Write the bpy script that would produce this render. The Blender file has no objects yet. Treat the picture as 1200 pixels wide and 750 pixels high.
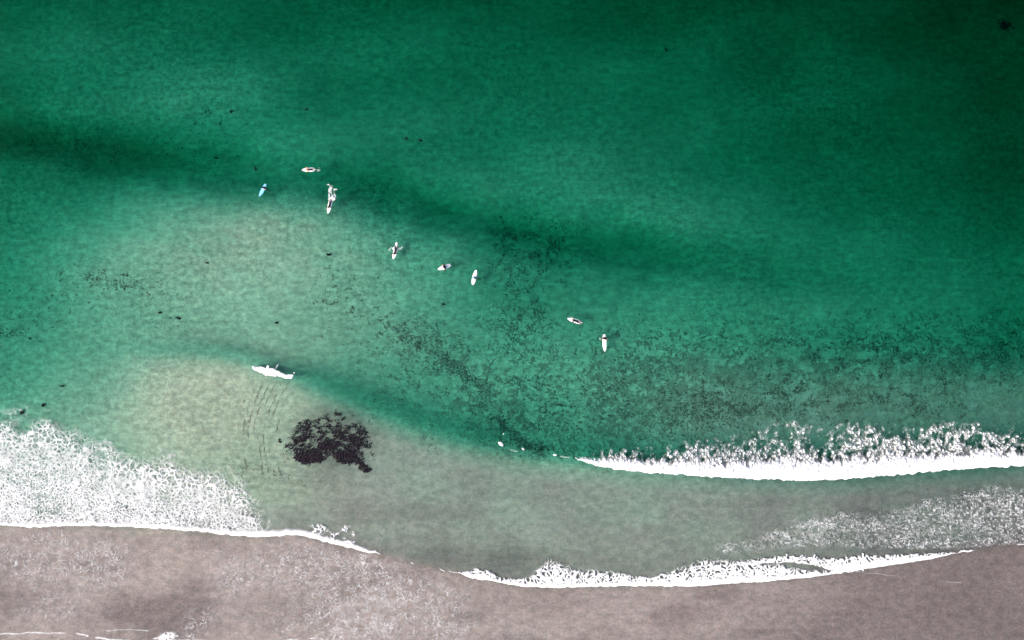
import bpy, math, random
import numpy as np
from mathutils import Vector, Matrix

# ------------------------------------------------------------------ camera, sky, sun, exposure
S = 0.13                       # metres of sea per photo pixel at water level
sc = bpy.context.scene
col = sc.collection
rad = math.radians

cam_d = bpy.data.cameras.new("camera")
cam = bpy.data.objects.new("camera", cam_d)
col.objects.link(cam)
CAM_H = 105.0
cam.location = (0, 0, CAM_H)
cam.rotation_euler = (0, 0, 0)
cam_d.sensor_width = 36.0
cam_d.lens = 36.0 * CAM_H / (1200 * S)
cam_d.clip_end = 20000
sc.camera = cam

SUN_EL = 34.0
SUN_AZ = 252.0                 # compass bearing of the sun, image top = north
w = bpy.data.worlds.new("World")
sc.world = w
w.use_nodes = True
nt = w.node_tree
bg = nt.nodes["Background"]
sky = nt.nodes.new("ShaderNodeTexSky")
sky.sky_type = 'NISHITA'
sky.sun_disc = False
sky.sun_elevation = rad(SUN_EL)
sky.sun_rotation = rad(SUN_AZ)
sky.air_density = 0.7
sky.dust_density = 5.0
sky.ozone_density = 0.6
nt.links.new(sky.outputs[0], bg.inputs[0])
bg.inputs[1].default_value = 0.14

sun_d = bpy.data.lights.new("sun", 'SUN')
sun_d.energy = 1.3
sun_d.angle = rad(14)
sun_d.color = (1.0, 0.93, 0.83)
sun = bpy.data.objects.new("sun", sun_d)
sun.rotation_euler = Vector((math.sin(rad(SUN_AZ)) * math.cos(rad(SUN_EL)), math.cos(rad(SUN_AZ)) * math.cos(rad(SUN_EL)),
                             math.sin(rad(SUN_EL)))).to_track_quat('Z', 'Y').to_euler()
sun.location = (-60, 0, 80)
col.objects.link(sun)

sc.view_settings.view_transform = 'Standard'
sc.view_settings.look = 'None'
sc.view_settings.gamma = 1.0
sc.view_settings.use_curve_mapping = False
sc.view_settings.exposure = 1.05
sc.render.engine = 'CYCLES'
sc.cycles.use_denoising = True
sc.cycles.denoiser = 'OPENIMAGEDENOISE'
sc.cycles.denoising_input_passes = 'RGB_ALBEDO_NORMAL'
sc.cycles.use_adaptive_sampling = True
sc.cycles.adaptive_threshold = 0.03
sc.cycles.max_bounces = 4
sc.cycles.diffuse_bounces = 1
sc.cycles.glossy_bounces = 1
sc.cycles.sample_clamp_direct = 6.0
sc.cycles.sample_clamp_indirect = 4.0
sc.cycles.transparent_max_bounces = 16
sc.cycles.caustics_reflective = False
sc.cycles.caustics_refractive = False

# ------------------------------------------------------------------ noise helpers (numpy)
_rng = np.random.default_rng(7)
_TAB = _rng.random(65536)


def _h(ix, iy, seed):
    k = (ix.astype(np.int64) * 73856093) ^ (iy.astype(np.int64) * 19349663) ^ (seed * 83492791 + 1013)
    k = (k ^ (k >> 13)) * 1274126177
    k = k ^ (k >> 16)
    return _TAB[k & 65535]


def vnoise(x, y, seed=0):
    ix = np.floor(x); iy = np.floor(y)
    fx = x - ix; fy = y - iy
    fx = fx * fx * fx * (fx * (fx * 6 - 15) + 10)
    fy = fy * fy * fy * (fy * (fy * 6 - 15) + 10)
    a = _h(ix, iy, seed); b = _h(ix + 1, iy, seed)
    c = _h(ix, iy + 1, seed); d = _h(ix + 1, iy + 1, seed)
    return (a * (1 - fx) + b * fx) * (1 - fy) + (c * (1 - fx) + d * fx) * fy


def fbm(x, y, seed=0, octs=4, gain=0.5):
    s = 0; a = 1; t = 0
    for i in range(octs):
        s = s + a * vnoise(x * 2 ** i + i * 17.3, y * 2 ** i - i * 9.1, seed + i)
        t += a; a *= gain
    return s / t


def ridged(x, y, seed=0, octs=2):
    s = 0; a = 1; t = 0
    for i in range(octs):
        s = s + a * (1 - np.abs(2 * vnoise(x * 2 ** i, y * 2 ** i, seed + 31 * i) - 1))
        t += a; a *= 0.5
    return s / t


def worley_edge(x, y, seed=0):
    """distance to the border between the two nearest cells (F2 - F1)"""
    ix = np.floor(x); iy = np.floor(y)
    f1 = np.full(x.shape, 9.0); f2 = np.full(x.shape, 9.0)
    for dx in (-1, 0, 1):
        for dy in (-1, 0, 1):
            px = ix + dx + _h(ix + dx, iy + dy, seed) * 0.95
            py = iy + dy + _h(ix + dx, iy + dy, seed + 5) * 0.95
            d = np.hypot(x - px, y - py)
            n1 = np.minimum(f1, d)
            f2 = np.where(d < f1, f1, np.minimum(f2, d))
            f1 = n1
    return f2 - f1


def sstep(a, b, x):
    t = np.clip((x - a) / (b - a), 0, 1)
    return t * t * (3 - 2 * t)


def curve(pts):
    xs = np.array([p[0] for p in pts], float); ys = np.array([p[1] for p in pts], float)
    # monotone-free Catmull-Rom resampling, then linear lookup
    m = np.gradient(ys, xs)
    fx = np.linspace(xs[0], xs[-1], 400)
    k = np.clip(np.searchsorted(xs, fx) - 1, 0, len(xs) - 2)
    h = xs[k + 1] - xs[k]; t = (fx - xs[k]) / h
    fy = ((2 * t ** 3 - 3 * t ** 2 + 1) * ys[k] + (t ** 3 - 2 * t ** 2 + t) * h * m[k]
          + (-2 * t ** 3 + 3 * t ** 2) * ys[k + 1] + (t ** 3 - t ** 2) * h * m[k + 1])
    return lambda u: np.interp(u, fx, fy)


def lin(pts):
    xs = [p[0] for p in pts]; ys = [p[1] for p in pts]
    return lambda u: np.interp(u, xs, ys)


def gauss(u, v, cx, cy, rx, ry, ang=0.0):
    c, s = math.cos(rad(ang)), math.sin(rad(ang))
    a = (u - cx) * c + (v - cy) * s; b = -(u - cx) * s + (v - cy) * c
    return np.exp(-0.5 * ((a / rx) ** 2 + (b / ry) ** 2))


def W(u, v):
    """chart coordinates (one unit = 0.13 m, origin at the north-west corner) to world x, y"""
    return (np.asarray(u, float) - 600) * S, (375 - np.asarray(v, float)) * S


# ------------------------------------------------------------------ bathymetry
DEPTH = np.array([  # tuned to the water tone; corners deepened to stand in for lens vignetting
    [2.50, 2.58, 2.66, 2.83, 3.00, 3.08, 3.26, 3.46, 3.66, 3.82, 3.92, 4.27, 4.90],   # 0
    [2.19, 2.06, 2.06, 2.34, 2.58, 2.66, 2.83, 2.92, 3.18, 3.37, 3.52, 3.92, 4.50],   # 50
    [2.13, 1.92, 1.78, 1.92, 2.27, 2.50, 2.58, 2.50, 2.75, 3.05, 3.24, 3.62, 4.15],   # 100
    [2.27, 2.19, 1.98, 1.78, 1.91, 2.09, 2.25, 2.25, 2.55, 2.96, 3.23, 3.63, 4.06],   # 150
    [2.19, 2.13, 1.98, 1.72, 1.59, 1.80, 1.87, 1.80, 2.09, 2.62, 2.98, 3.23, 3.63],   # 200
    [1.96, 1.39, 0.79, 0.52, 0.79, 1.45, 1.65, 1.50, 1.58, 2.06, 2.53, 2.79, 3.15],   # 250
    [1.52, 0.83, 0.47, 0.35, 0.54, 1.01, 1.58, 1.71, 1.74, 1.78, 2.06, 2.29, 2.62],   # 300
    [1.38, 0.77, 0.49, 0.40, 0.54, 0.87, 1.38, 1.50, 1.50, 1.54, 1.71, 1.85, 2.21],   # 350
    [1.19, 0.71, 0.49, 0.40, 0.58, 0.84, 1.08, 1.08, 1.17, 1.38, 1.58, 1.78, 2.06],   # 400
    [0.91, 0.56, 0.10, 0.10, 0.78, 0.94, 0.99, 0.91, 0.78, 0.80, 0.85, 0.90, 0.95],   # 450
    [0.58, 0.37, 0.09, 0.09, 0.58, 0.94, 1.10, 0.99, 0.70, 0.68, 0.68, 0.72, 0.75],   # 500
    [0.50, 0.40, 0.16, 0.20, 0.45, 0.50, 0.50, 0.50, 0.60, 0.75, 0.85, 0.90, 1.00],   # 550
    [0.25, 0.25, 0.30, 0.35, 0.40, 0.40, 0.42, 0.42, 0.45, 0.50, 0.50, 0.55, 0.60],   # 600
    [0.20, 0.20, 0.20, 0.20, 0.25, 0.25, 0.30, 0.30, 0.30, 0.35, 0.35, 0.40, 0.40],   # 650
    [0.20, 0.20, 0.20, 0.20, 0.25, 0.25, 0.30, 0.30, 0.30, 0.35, 0.35, 0.40, 0.40],   # 700
    [0.20, 0.20, 0.20, 0.20, 0.25, 0.25, 0.30, 0.30, 0.30, 0.35, 0.35, 0.40, 0.40],   # 750
])
_P = np.pad(DEPTH, 2, mode='edge')
SHORE = curve([(-300, 612), (0, 616), (100, 617), (200, 621), (300, 629), (345, 627), (400, 640), (443, 649),
               (490, 662), (540, 673), (600, 686), (660, 688), (780, 687), (860, 683), (930, 678), (1000, 669),
               (1060, 660), (1120, 648), (1200, 637), (1500, 600)])


CREST = curve([(-300, 420), (60, 412), (180, 410), (230, 412), (280, 420), (320, 433), (345, 441), (380, 455), (420, 471),
               (460, 487), (500, 500), (540, 512), (580, 521), (620, 530), (673, 535), (720, 540), (800, 545),
               (900, 550), (1000, 549), (1100, 541), (1200, 535), (1500, 515)])


TROUGH = curve([(-300, 140), (0, 156), (120, 170), (230, 188), (330, 205), (430, 219), (500, 238), (580, 262), (680, 280), (780, 292), (900, 315), (1000, 330), (1500, 380)])
TAMP = lin([(-300, 0.8), (0, 1.25), (180, 1.2), (260, 0.65), (340, 0.4), (430, 1.1), (520, 1.2), (700, 1.15), (850, 0.6), (1000, 0.2), (1500, 0)])


def _cr(p0, p1, p2, p3, t):
    return 0.5 * (2 * p1 + (p2 - p0) * t + (2 * p0 - 5 * p1 + 4 * p2 - p3) * t * t + (3 * p1 - p0 - 3 * p2 + p3) * t ** 3)


def depth(u, v):
    """depth of the sea floor below still water (negative on the beach)"""
    u = np.asarray(u, float); v = np.asarray(v, float)
    gx = np.clip(u / 100, 0, 11.999); gy = np.clip(v / 50, 0, 14.999)
    ix = np.floor(gx).astype(int); iy = np.floor(gy).astype(int)
    tx = gx - ix; ty = gy - iy
    rows = []
    for j in range(-1, 3):
        rows.append(_cr(*[_P[iy + j + 2, ix + i + 2] for i in range(-1, 3)], tx))
    d = np.maximum(_cr(*rows, ty), 0.07)
    # a channel slanting across the bay
    uc = np.clip(u, -300, 1500)
    d = d + TAMP(uc) * np.exp(-((v - TROUGH(uc)) / (21 + 12 * vnoise(u / 90, v * 0, 77) + 14 * (fbm(u / 24, v / 24, 79, 2) - 0.5))) ** 2) * (0.7 + 0.6 * fbm(u / 40, v / 14, 78, 2))
    # inside the breaking crest the floor is a shallow terrace
    k = sstep(-8, 36, v - CREST(uc)) * sstep(130, 250, u)
    d = d * (1 - k) + np.minimum(d, 0.12 + 0.10 * sstep(330, 480, u) + 0.03 * sstep(700, 1200, u)) * k
    # gentle bars and hollows
    d = d * (1 + 0.16 * (fbm(u / 70, v / 45, 11, 3) - 0.5)) + 0.10 * (fbm(u / 22, v / 16, 15, 3) - 0.5) * np.minimum(d, 1.5)
    # out to sea the floor keeps falling
    d = d + np.clip(-v, 0, 4000) * 0.012 * np.where(v < 0, 1, 0)
    d = np.minimum(d, 16)
    t = SHORE(np.clip(u, -300, 1500)) - v
    d = d * (1 - np.exp(-np.clip(t, 0, None) / np.interp(u, [250, 450], [16, 38])))
    up = np.clip(-t, 0, None)
    d = d - np.minimum(up * S * 0.025 + np.clip(up - 150, 0, None) * S * 0.02, 4.0)
    return d


CAMP = lin([(60, 0), (150, 0.10), (230, 0.28), (320, 0.40), (420, 0.50), (520, 0.46), (640, 0.48), (680, 0.75), (900, 0.9), (1200, 0.8), (1400, 0.5)])


def ridge(u, v, c, amp, back, front):
    dv = v - c(u)
    return amp(u) * np.where(dv < 0, np.exp(-(dv / back) ** 2), np.exp(-(dv / front) ** 2))


def water_h(u, v):
    u = np.asarray(u, float); v = np.asarray(v, float)
    h = ridge(u, v, CREST, CAMP, np.interp(u, [200, 330, 480], [9, 15, 24]), 9)
    # little bore at the swash front, swell farther out
    h = h + ridge(u, v, lambda a: SHORE(np.clip(a, -300, 1500)) - 6, lambda a: 0.10 + 0 * a, 25, 6)
    h = h + 0.15 * np.sin((v + 0.28 * u + 30 * fbm(u / 200, v / 200, 3, 2)) / 17) * sstep(300, 120, v)
    ru = u * 0.94 + v * 0.34; rv = v * 0.94 - u * 0.34
    h = h + 0.30 * (fbm(ru / 24, rv / 8, 23, 2) - 0.5) * sstep(420, 200, v) + 0.05 * (fbm(u / 9, v / 6, 21, 3) - 0.5)
    return h


def surf_z(u, v):
    return np.maximum(water_h(u, v), -depth(u, v))


# ------------------------------------------------------------------ mesh helpers
def mesh_arrays(name, verts, quads, mat=None, smooth=True, attrs=None, parent=None):
    me = bpy.data.meshes.new(name)
    nv, nf = len(verts), len(quads)
    k = quads.shape[1]
    me.vertices.add(nv)
    me.vertices.foreach_set("co", np.asarray(verts, np.float32).ravel())
    me.loops.add(nf * k)
    me.loops.foreach_set("vertex_index", np.asarray(quads, np.int32).ravel())
    me.polygons.add(nf)
    me.polygons.foreach_set("loop_start", np.arange(0, nf * k, k, dtype=np.int32))
    me.update(calc_edges=True)
    me.validate()
    if smooth:
        me.polygons.foreach_set("use_smooth", np.ones(len(me.polygons), bool))
    for an, arr in (attrs or {}).items():
        a = me.attributes.new(an, 'FLOAT', 'POINT')
        a.data.foreach_set("value", np.asarray(arr, np.float32))
    if mat:
        me.materials.append(mat)
    o = bpy.data.objects.new(name, me)
    col.objects.link(o)
    if parent:
        o.parent = parent
    return o


def tag(o, label=None, cat=None, group=None, kind=None):
    if label: o["label"] = label
    if cat: o["category"] = cat
    if group: o["group"] = group
    if kind: o["kind"] = kind
    return o


# ------------------------------------------------------------------ materials
def new_mat(name):
    m = bpy.data.materials.new(name)
    m.use_nodes = True
    n = m.node_tree.nodes
    n.clear()
    return m, n, m.node_tree.links


def simple(name, c, rough=0.6, spec=0.3, var=0.0, scale=8.0):
    m, n, l = new_mat(name)
    o = n.new("ShaderNodeOutputMaterial"); b = n.new("ShaderNodeBsdfPrincipled")
    b.inputs["Roughness"].default_value = rough
    b.inputs["Specular IOR Level"].default_value = spec
    if var:
        g = n.new("ShaderNodeNewGeometry"); t = n.new("ShaderNodeTexNoise")
        t.inputs["Scale"].default_value = scale; t.inputs["Detail"].default_value = 4
        l.new(g.outputs["Position"], t.inputs["Vector"])
        r = n.new("ShaderNodeValToRGB")
        r.color_ramp.elements[0].position = 0.3; r.color_ramp.elements[1].position = 0.7
        r.color_ramp.elements[0].color = (*[x * (1 - var) for x in c], 1)
        r.color_ramp.elements[1].color = (*[min(1, x * (1 + var)) for x in c], 1)
        l.new(t.outputs["Fac"], r.inputs["Fac"]); l.new(r.outputs["Color"], b.inputs["Base Color"])
    else:
        b.inputs["Base Color"].default_value = (*c, 1)
    l.new(b.outputs[0], o.inputs["Surface"])
    return m


def sand_material():
    m, n, l = new_mat("sand")
    out = n.new("ShaderNodeOutputMaterial"); b = n.new("ShaderNodeBsdfPrincipled")
    geo = n.new("ShaderNodeNewGeometry")

    def noise(scale, detail, rough=0.55, sx=1, sy=1):
        mp = n.new("ShaderNodeMapping"); mp.inputs["Scale"].default_value = (sx, sy, 0.0)
        l.new(geo.outputs["Position"], mp.inputs["Vector"])
        t = n.new("ShaderNodeTexNoise"); t.inputs["Scale"].default_value = scale
        t.inputs["Detail"].default_value = detail; t.inputs["Roughness"].default_value = rough
        l.new(mp.outputs[0], t.inputs["Vector"])
        return t

    def ramp(fac, stops):
        r = n.new("ShaderNodeValToRGB")
        e = r.color_ramp.elements
        while len(e) < len(stops): e.new(0.5)
        for i, (p, c) in enumerate(stops):
            e[i].position = p; e[i].color = (c[0], c[1], c[2], 1)
        l.new(fac, r.inputs["Fac"])
        return r.outputs["Color"]

    def mul(a, bb):
        x = n.new("ShaderNodeMix"); x.data_type = 'RGBA'; x.blend_type = 'MULTIPLY'
        x.inputs["Factor"].default_value = 1
        l.new(a, x.inputs["A"]); l.new(bb, x.inputs["B"])
        return x.outputs["Result"]

    def mix(a, bb, f):
        x = n.new("ShaderNodeMix"); x.data_type = 'RGBA'
        l.new(f, x.inputs["Factor"]); l.new(a, x.inputs["A"]); l.new(bb, x.inputs["B"])
        return x.outputs["Result"]

    def rgb(c):
        x = n.new("ShaderNodeRGB"); x.outputs[0].default_value = (*c, 1)
        return x.outputs[0]

    wet = n.new("ShaderNodeAttribute"); wet.attribute_name = "beach"
    silt_shading = n.new("ShaderNodeAttribute"); silt_shading.attribute_name = "silt_shading"
    big = ramp(noise(0.06, 5, 0.6).outputs["Fac"], [(0.3, (0.84, 0.83, 0.82)), (0.7, (1.12, 1.11, 1.10))])
    mid = ramp(noise(0.75, 4, 0.65, 1, 1.35).outputs["Fac"], [(0.36, (0.80, 0.82, 0.82)), (0.64, (1.18, 1.16, 1.17))])
    grain = mul(ramp(noise(1.35, 5, 0.7).outputs["Fac"], [(0.38, (0.66, 0.68, 0.70)), (0.5, (1, 1, 1)), (0.62, (1.30, 1.26, 1.23))]),
                ramp(noise(4.5, 3, 0.7).outputs["Fac"], [(0.36, (0.80, 0.81, 0.82)), (0.64, (1.18, 1.17, 1.16))]))
    hue = ramp(noise(2.9, 2).outputs["Color"], [(0.35, (1.06, 0.98, 0.95)), (0.65, (0.94, 1.01, 1.05))])
    gm = n.new("ShaderNodeMix"); gm.data_type = 'RGBA'
    l.new(ramp(noise(0.045, 3).outputs["Fac"], [(0.35, (0.25, 0.25, 0.25)), (0.65, (1, 1, 1))]), gm.inputs["Factor"])
    gm.inputs["A"].default_value = (1, 1, 1, 1); l.new(grain, gm.inputs["B"])
    grain = gm.outputs["Result"]
    rip = ramp(noise(1.1, 3, 0.6, 0.45, 1.5).outputs["Fac"], [(0.34, (0.86, 0.87, 0.88)), (0.66, (1.12, 1.11, 1.10))])  # light and dark streaks of wind ripples on the water, painted into the sand
    under = mul(rip, mul(rgb((0.292, 0.355, 0.272)), mul(big, mul(mid, mul(grain, hue)))))
    bgrain = ramp(noise(3.0, 4, 0.7).outputs["Fac"], [(0.38, (0.82, 0.83, 0.85)), (0.62, (1.17, 1.16, 1.14))])
    dry = mul(rgb((0.248, 0.222, 0.206)), mul(big, mul(mid, mul(bgrain, hue))))
    c = mix(under, dry, wet.outputs["Fac"])
    c = mix(c, mul(c, rgb((0.52, 0.50, 0.53))), silt_shading.outputs["Fac"])
    l.new(c, b.inputs["Base Color"])
    b.inputs["Roughness"].default_value = 0.75
    b.inputs["Specular IOR Level"].default_value = 0.15
    bp = n.new("ShaderNodeBump"); bp.inputs["Strength"].default_value = 0.25; bp.inputs["Distance"].default_value = 0.05
    l.new(noise(1.4, 5, 0.65, 1, 2).outputs["Fac"], bp.inputs["Height"])
    l.new(bp.outputs[0], b.inputs["Normal"])
    l.new(b.outputs[0], out.inputs["Surface"])
    return m


ABS = (0.77, 0.208, 0.272)       # absorption of the green inshore water per metre


def water_material():
    m, n, l = new_mat("sea_water")
    out = n.new("ShaderNodeOutputMaterial")
    tr = n.new("ShaderNodeBsdfTransparent")
    gl = n.new("ShaderNodeBsdfGlossy"); gl.inputs["Roughness"].default_value = 0.05
    fr = n.new("ShaderNodeFresnel"); fr.inputs["IOR"].default_value = 1.08
    mx = n.new("ShaderNodeMixShader")
    geo = n.new("ShaderNodeNewGeometry")
    mp = n.new("ShaderNodeMapping"); mp.inputs["Rotation"].default_value = (0, 0, rad(-20)); mp.inputs["Scale"].default_value = (0.6, 1.5, 0)
    l.new(geo.outputs["Position"], mp.inputs["Vector"])
    t = n.new("ShaderNodeTexNoise"); t.inputs["Scale"].default_value = 0.9; t.inputs["Detail"].default_value = 5; t.inputs["Roughness"].default_value = 0.6
    l.new(mp.outputs[0], t.inputs["Vector"])
    bp = n.new("ShaderNodeBump"); bp.inputs["Strength"].default_value = 0.35; bp.inputs["Distance"].default_value = 0.10
    l.new(t.outputs["Fac"], bp.inputs["Height"])
    l.new(bp.outputs[0], gl.inputs["Normal"]); l.new(bp.outputs[0], fr.inputs["Normal"])
    l.new(fr.outputs[0], mx.inputs[0]); l.new(tr.outputs[0], mx.inputs[1]); l.new(gl.outputs[0], mx.inputs[2])
    l.new(mx.outputs[0], out.inputs["Surface"])
    va = n.new("ShaderNodeVolumeAbsorption")
    D = max(ABS)
    va.inputs["Density"].default_value = D
    va.inputs["Color"].default_value = (*[1 - k / D for k in ABS], 1)
    l.new(va.outputs[0], out.inputs["Volume"])
    return m


def foam_material():
    m, n, l = new_mat("sea_foam")
    out = n.new("ShaderNodeOutputMaterial")
    at = n.new("ShaderNodeAttribute"); at.attribute_name = "cover"
    tr = n.new("ShaderNodeBsdfTransparent")
    df = n.new("ShaderNodeBsdfDiffuse"); df.inputs["Color"].default_value = (0.80, 0.81, 0.83, 1)
    mx = n.new("ShaderNodeMixShader")
    l.new(at.outputs["Fac"], mx.inputs[0]); l.new(tr.outputs[0], mx.inputs[1]); l.new(df.outputs[0], mx.inputs[2])
    l.new(mx.outputs[0], out.inputs["Surface"])
    return m


M_SAND = sand_material()
M_WATER = water_material()
M_FOAM = foam_material()
M_WEED = simple("seaweed", (0.070, 0.068, 0.058), 0.6, 0.2, 0.5, 3.0)
M_CRUMB = simple("weed_crumbs", (0.20, 0.20, 0.16), 0.8, 0.05, 0.4, 2.0)
M_SOFT = simple("silted_weed", (0.185, 0.20, 0.16), 0.9, 0.02, 0.35, 1.2)
M_KELP = simple("dark_weed", (0.020, 0.016, 0.022), 0.8, 0.05, 0.5, 4.0)
M_BOARD = simple("white_board", (0.82, 0.82, 0.82), 0.35, 0.4, 0.02, 3)
M_BOARDB = simple("pale_blue_board", (0.30, 0.60, 0.78), 0.35, 0.4, 0.02, 3)
M_RAILB = simple("cyan_rail", (0.0, 0.36, 0.58), 0.35, 0.4, 0.03, 3)
M_FIN = simple("fin_plastic", (0.03, 0.03, 0.035), 0.4, 0.4, 0.1, 6)
M_PAD = simple("traction_pad", (0.05, 0.05, 0.055), 0.8, 0.2, 0.1, 20)
M_SUIT = simple("black_neoprene", (0.012, 0.012, 0.015), 0.6, 0.25, 0.2, 9)
M_BLUE = simple("blue_rash_vest", (0.02, 0.24, 0.50), 0.7, 0.2, 0.15, 9)
M_ORANGE = simple("orange_rash_vest", (0.75, 0.24, 0.04), 0.7, 0.2, 0.1, 9)
M_SKIN = simple("skin", (0.50, 0.30, 0.22), 0.5, 0.3, 0.05, 12)
HAIRC = {"brown": simple("brown_hair", (0.035, 0.018, 0.010), 0.6, 0.3, 0.3, 30),
         "red": simple("red_brown_hair", (0.13, 0.028, 0.02), 0.6, 0.3, 0.3, 30),
         "fair": simple("fair_hair", (0.52, 0.27, 0.16), 0.6, 0.3, 0.3, 30),
         "black": simple("black_hair", (0.010, 0.009, 0.009), 0.6, 0.3, 0.3, 30)}

# ------------------------------------------------------------------ sea floor and beach (one sheet), sea
def stretched(a, b, step, reach):
    core = np.arange(a, b + 0.1, step)
    outs = step * np.cumsum(1.33 ** np.arange(1, 24))
    outs = outs[outs < reach]
    return np.concatenate([a - outs[::-1], core, b + outs])


def sheet(us, vs):
    U, V = np.meshgrid(us, vs)
    nu, nv = len(us), len(vs)
    idx = np.arange(nu * nv).reshape(nv, nu)
    q = np.stack([idx[:-1, :-1], idx[1:, :-1], idx[1:, 1:], idx[:-1, 1:]], -1).reshape(-1, 4)
    return U.ravel(), V.ravel(), q, idx


us = stretched(-150, 1350, 3, 30000); vs = stretched(-120, 870, 3, 30000)
U, V, Q, IDX = sheet(us, vs)
Z = -depth(U, V)
X, Y = W(U, V)
tshore = SHORE(np.clip(U, -300, 1500)) - V
beach = sstep(np.interp(U, [250, 450], [45, 120]), -14, tshore + 26 * (fbm(U / 40, V / 25, 41, 3) - 0.5))
inner = sstep(4, 40, V - CREST(np.clip(U, -300, 1500))) * sstep(270, 460, U + 0.8 * (V - 560))
beach = np.maximum(beach, sstep(395, 500, V + 30 * (fbm(U / 45, V / 30, 47, 3) - 0.5)) * sstep(620, 900, U) * 0.68)
beach = np.maximum(beach, inner * (0.70 + 0.22 * sstep(700, 1000, U) + 0.5 * (fbm(U / 50, V / 30, 45, 4) - 0.5)))
silt_shading = 0.55 * gauss(U, V, 222, 715, 22, 26, 25) + 0.5 * gauss(U, V, 20, 705, 30, 14) + 0.35 * gauss(U, V, 150, 718, 50, 22)
silt_shading += 0.55 * sstep(650, 1250, U) * sstep(370, 520, V) + 0.25 * sstep(800, 1200, U) * sstep(540, 580, V)
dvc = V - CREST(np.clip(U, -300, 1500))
silt_shading += 0.6 * np.exp(-((dvc + 13) / 12) ** 2) * lin([(190, 0), (230, 0.6), (330, 0.9), (480, 0.9), (620, 0.5), (680, 0)])(U)  # swell shading on the seaward back of the crest, painted dark on the floor
silt_shading += 0.35 * sstep(0.5, 0.75, fbm(U / 90, V / 9, 51, 3)) * sstep(690, 720, V) * sstep(650, 800, U)
for cy, sl, ww in ((742, -0.075, 2.2), (728, -0.06, 2.5), (665, 0.115, 2.0)):
    cl = cy + (U - 960) * sl + 3 * (fbm(U / 60, V * 0, 61, 2) - 0.5)
    silt_shading += 0.35 * np.exp(-((V - cl) / ww) ** 2) * sstep(900, 1000, U) * (0.4 + fbm(U / 25, V / 9, 63, 2))
silt_shading += 0.35 * sstep(0.52, 0.72, fbm(U / 60, V / 30, 71, 4)) * sstep(560, 600, V)
silt_shading += 0.4 * gauss(U, V, 590, 655, 70, 10) + 0.3 * gauss(U, V, 500, 650, 25, 10) + 0.3 * gauss(U, V, 750, 660, 60, 14) + 0.3 * gauss(U, V, 420, 640, 25, 7)
silt_shading += (0.14 + 0.14 * sstep(500, 900, U)) * sstep(20, -10, tshore) - 0.4 * gauss(U, V, 192, 645, 20, 28) - 0.2 * gauss(U, V, 600, 738, 130, 14) - 0.15 * gauss(U, V, 400, 705, 80, 30)  # subtracted patches: sheen of the wet sand painted in as paler colour
silt_shading += 0.85 * sstep(0.08, 0.8, gauss(U, V, 384, 520, 36, 23, 12) + 0.7 * gauss(U, V, 400, 499, 28, 15, 20)) + 0.35 * gauss(U, V, 350, 562, 40, 12)  # darker floor in a halo round the seaweed bed
silt_shading += sstep(10, -20, tshore) * (0.45 * (fbm(U / 7, V / 55, 83, 3) - 0.5) * sstep(760, 560, U) + 0.5 * (fbm(U / 55, V / 16, 85, 4) - 0.45))
silt_shading = np.clip(silt_shading, 0, 0.9)
ground = mesh_arrays("sand", np.stack([X, Y, Z], -1), Q, M_SAND, attrs={"beach": beach, "silt_shading": silt_shading})
tag(ground, "grey brown sand of the beach and the shallow sea floor", "sand", kind="structure")

ZW = water_h(U, V)
top = np.stack([X, Y, ZW], -1)
n0 = len(top)
bound = np.concatenate([IDX[0, :], IDX[1:, -1], IDX[-1, -2::-1], IDX[-2:0:-1, 0]])
low = top[bound].copy(); low[:, 2] = -40
nb = len(bound)
ring = np.arange(nb); nxt = (ring + 1) % nb
walls = np.stack([bound[ring], bound[nxt], n0 + nxt, n0 + ring], -1)
c0 = [n0 + int(np.where(bound == IDX[j, i])[0][0]) for j, i in ((0, 0), (0, -1), (-1, -1), (-1, 0))]
water = mesh_arrays("water", np.vstack([top, low]), np.vstack([Q, walls, np.array([c0])]), M_WATER)
tag(water, "clear green sea water deepening away from the beach", "water", kind="structure")


# ------------------------------------------------------------------ foam
def foam_sheet(name, label, box, cover, step=0.62, lift=0.02, relief=0.10, seed=0):
    u0, u1, v0, v1 = box
    us = np.arange(u0, u1, step); vs = np.arange(v0, v1, step)
    U, V, q, _ = sheet(us, vs)
    a = np.clip(cover(U, V), 0, 1)
    keep = a[q].max(1) > 0.05
    q = q[keep]
    used = np.unique(q)
    remap = np.full(len(U), -1); remap[used] = np.arange(len(used))
    q = remap[q]
    U = U[used]; V = V[used]; a = a[used]
    z = surf_z(U, V) + lift + relief * a * (0.45 + 0.9 * fbm(U / 3.0, V / 3.0, 90 + seed, 2))
    X, Y = W(U, V)
    o = mesh_arrays(name, np.stack([X, Y, z], -1), q, M_FOAM, attrs={"cover": a})
    tag(o, label, "foam", kind="stuff")
    return o


def lace(u, v, cell, width, seed, warp=0.35):
    wx = (fbm(u / (cell * 1.6), v / (cell * 1.6), seed + 1, 2) - 0.5) * 2 * warp * 2
    wy = (fbm(u / (cell * 1.6), v / (cell * 1.6), seed + 2, 2) - 0.5) * 2 * warp * 2
    e = worley_edge(u / cell + wx, v / cell + wy, seed)
    return 1 - sstep(width * 0.5, width, e)


def scallop(u, seed, amp, sc_=7.0):
    return amp * (fbm(u / sc_, 0 * u + seed, 200 + seed, 3) - 0.5) * 2


# A: wide lacy wash at the left
LA = curve([(-60, 615), (0, 616), (40, 618), (90, 616), (130, 617), (175, 619), (240, 624), (280, 628), (320, 629.5),
            (345, 627.5), (370, 632), (400, 640), (420, 645), (445, 650)])
TA = lin([(-60, 480), (0, 484), (30, 486), (60, 490), (90, 500), (110, 508), (150, 526), (170, 531), (200, 536),
          (240, 541), (260, 546), (275, 556), (290, 575), (302, 592), (312, 606), (318, 618), (322, 640), (330, 720)])


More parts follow.
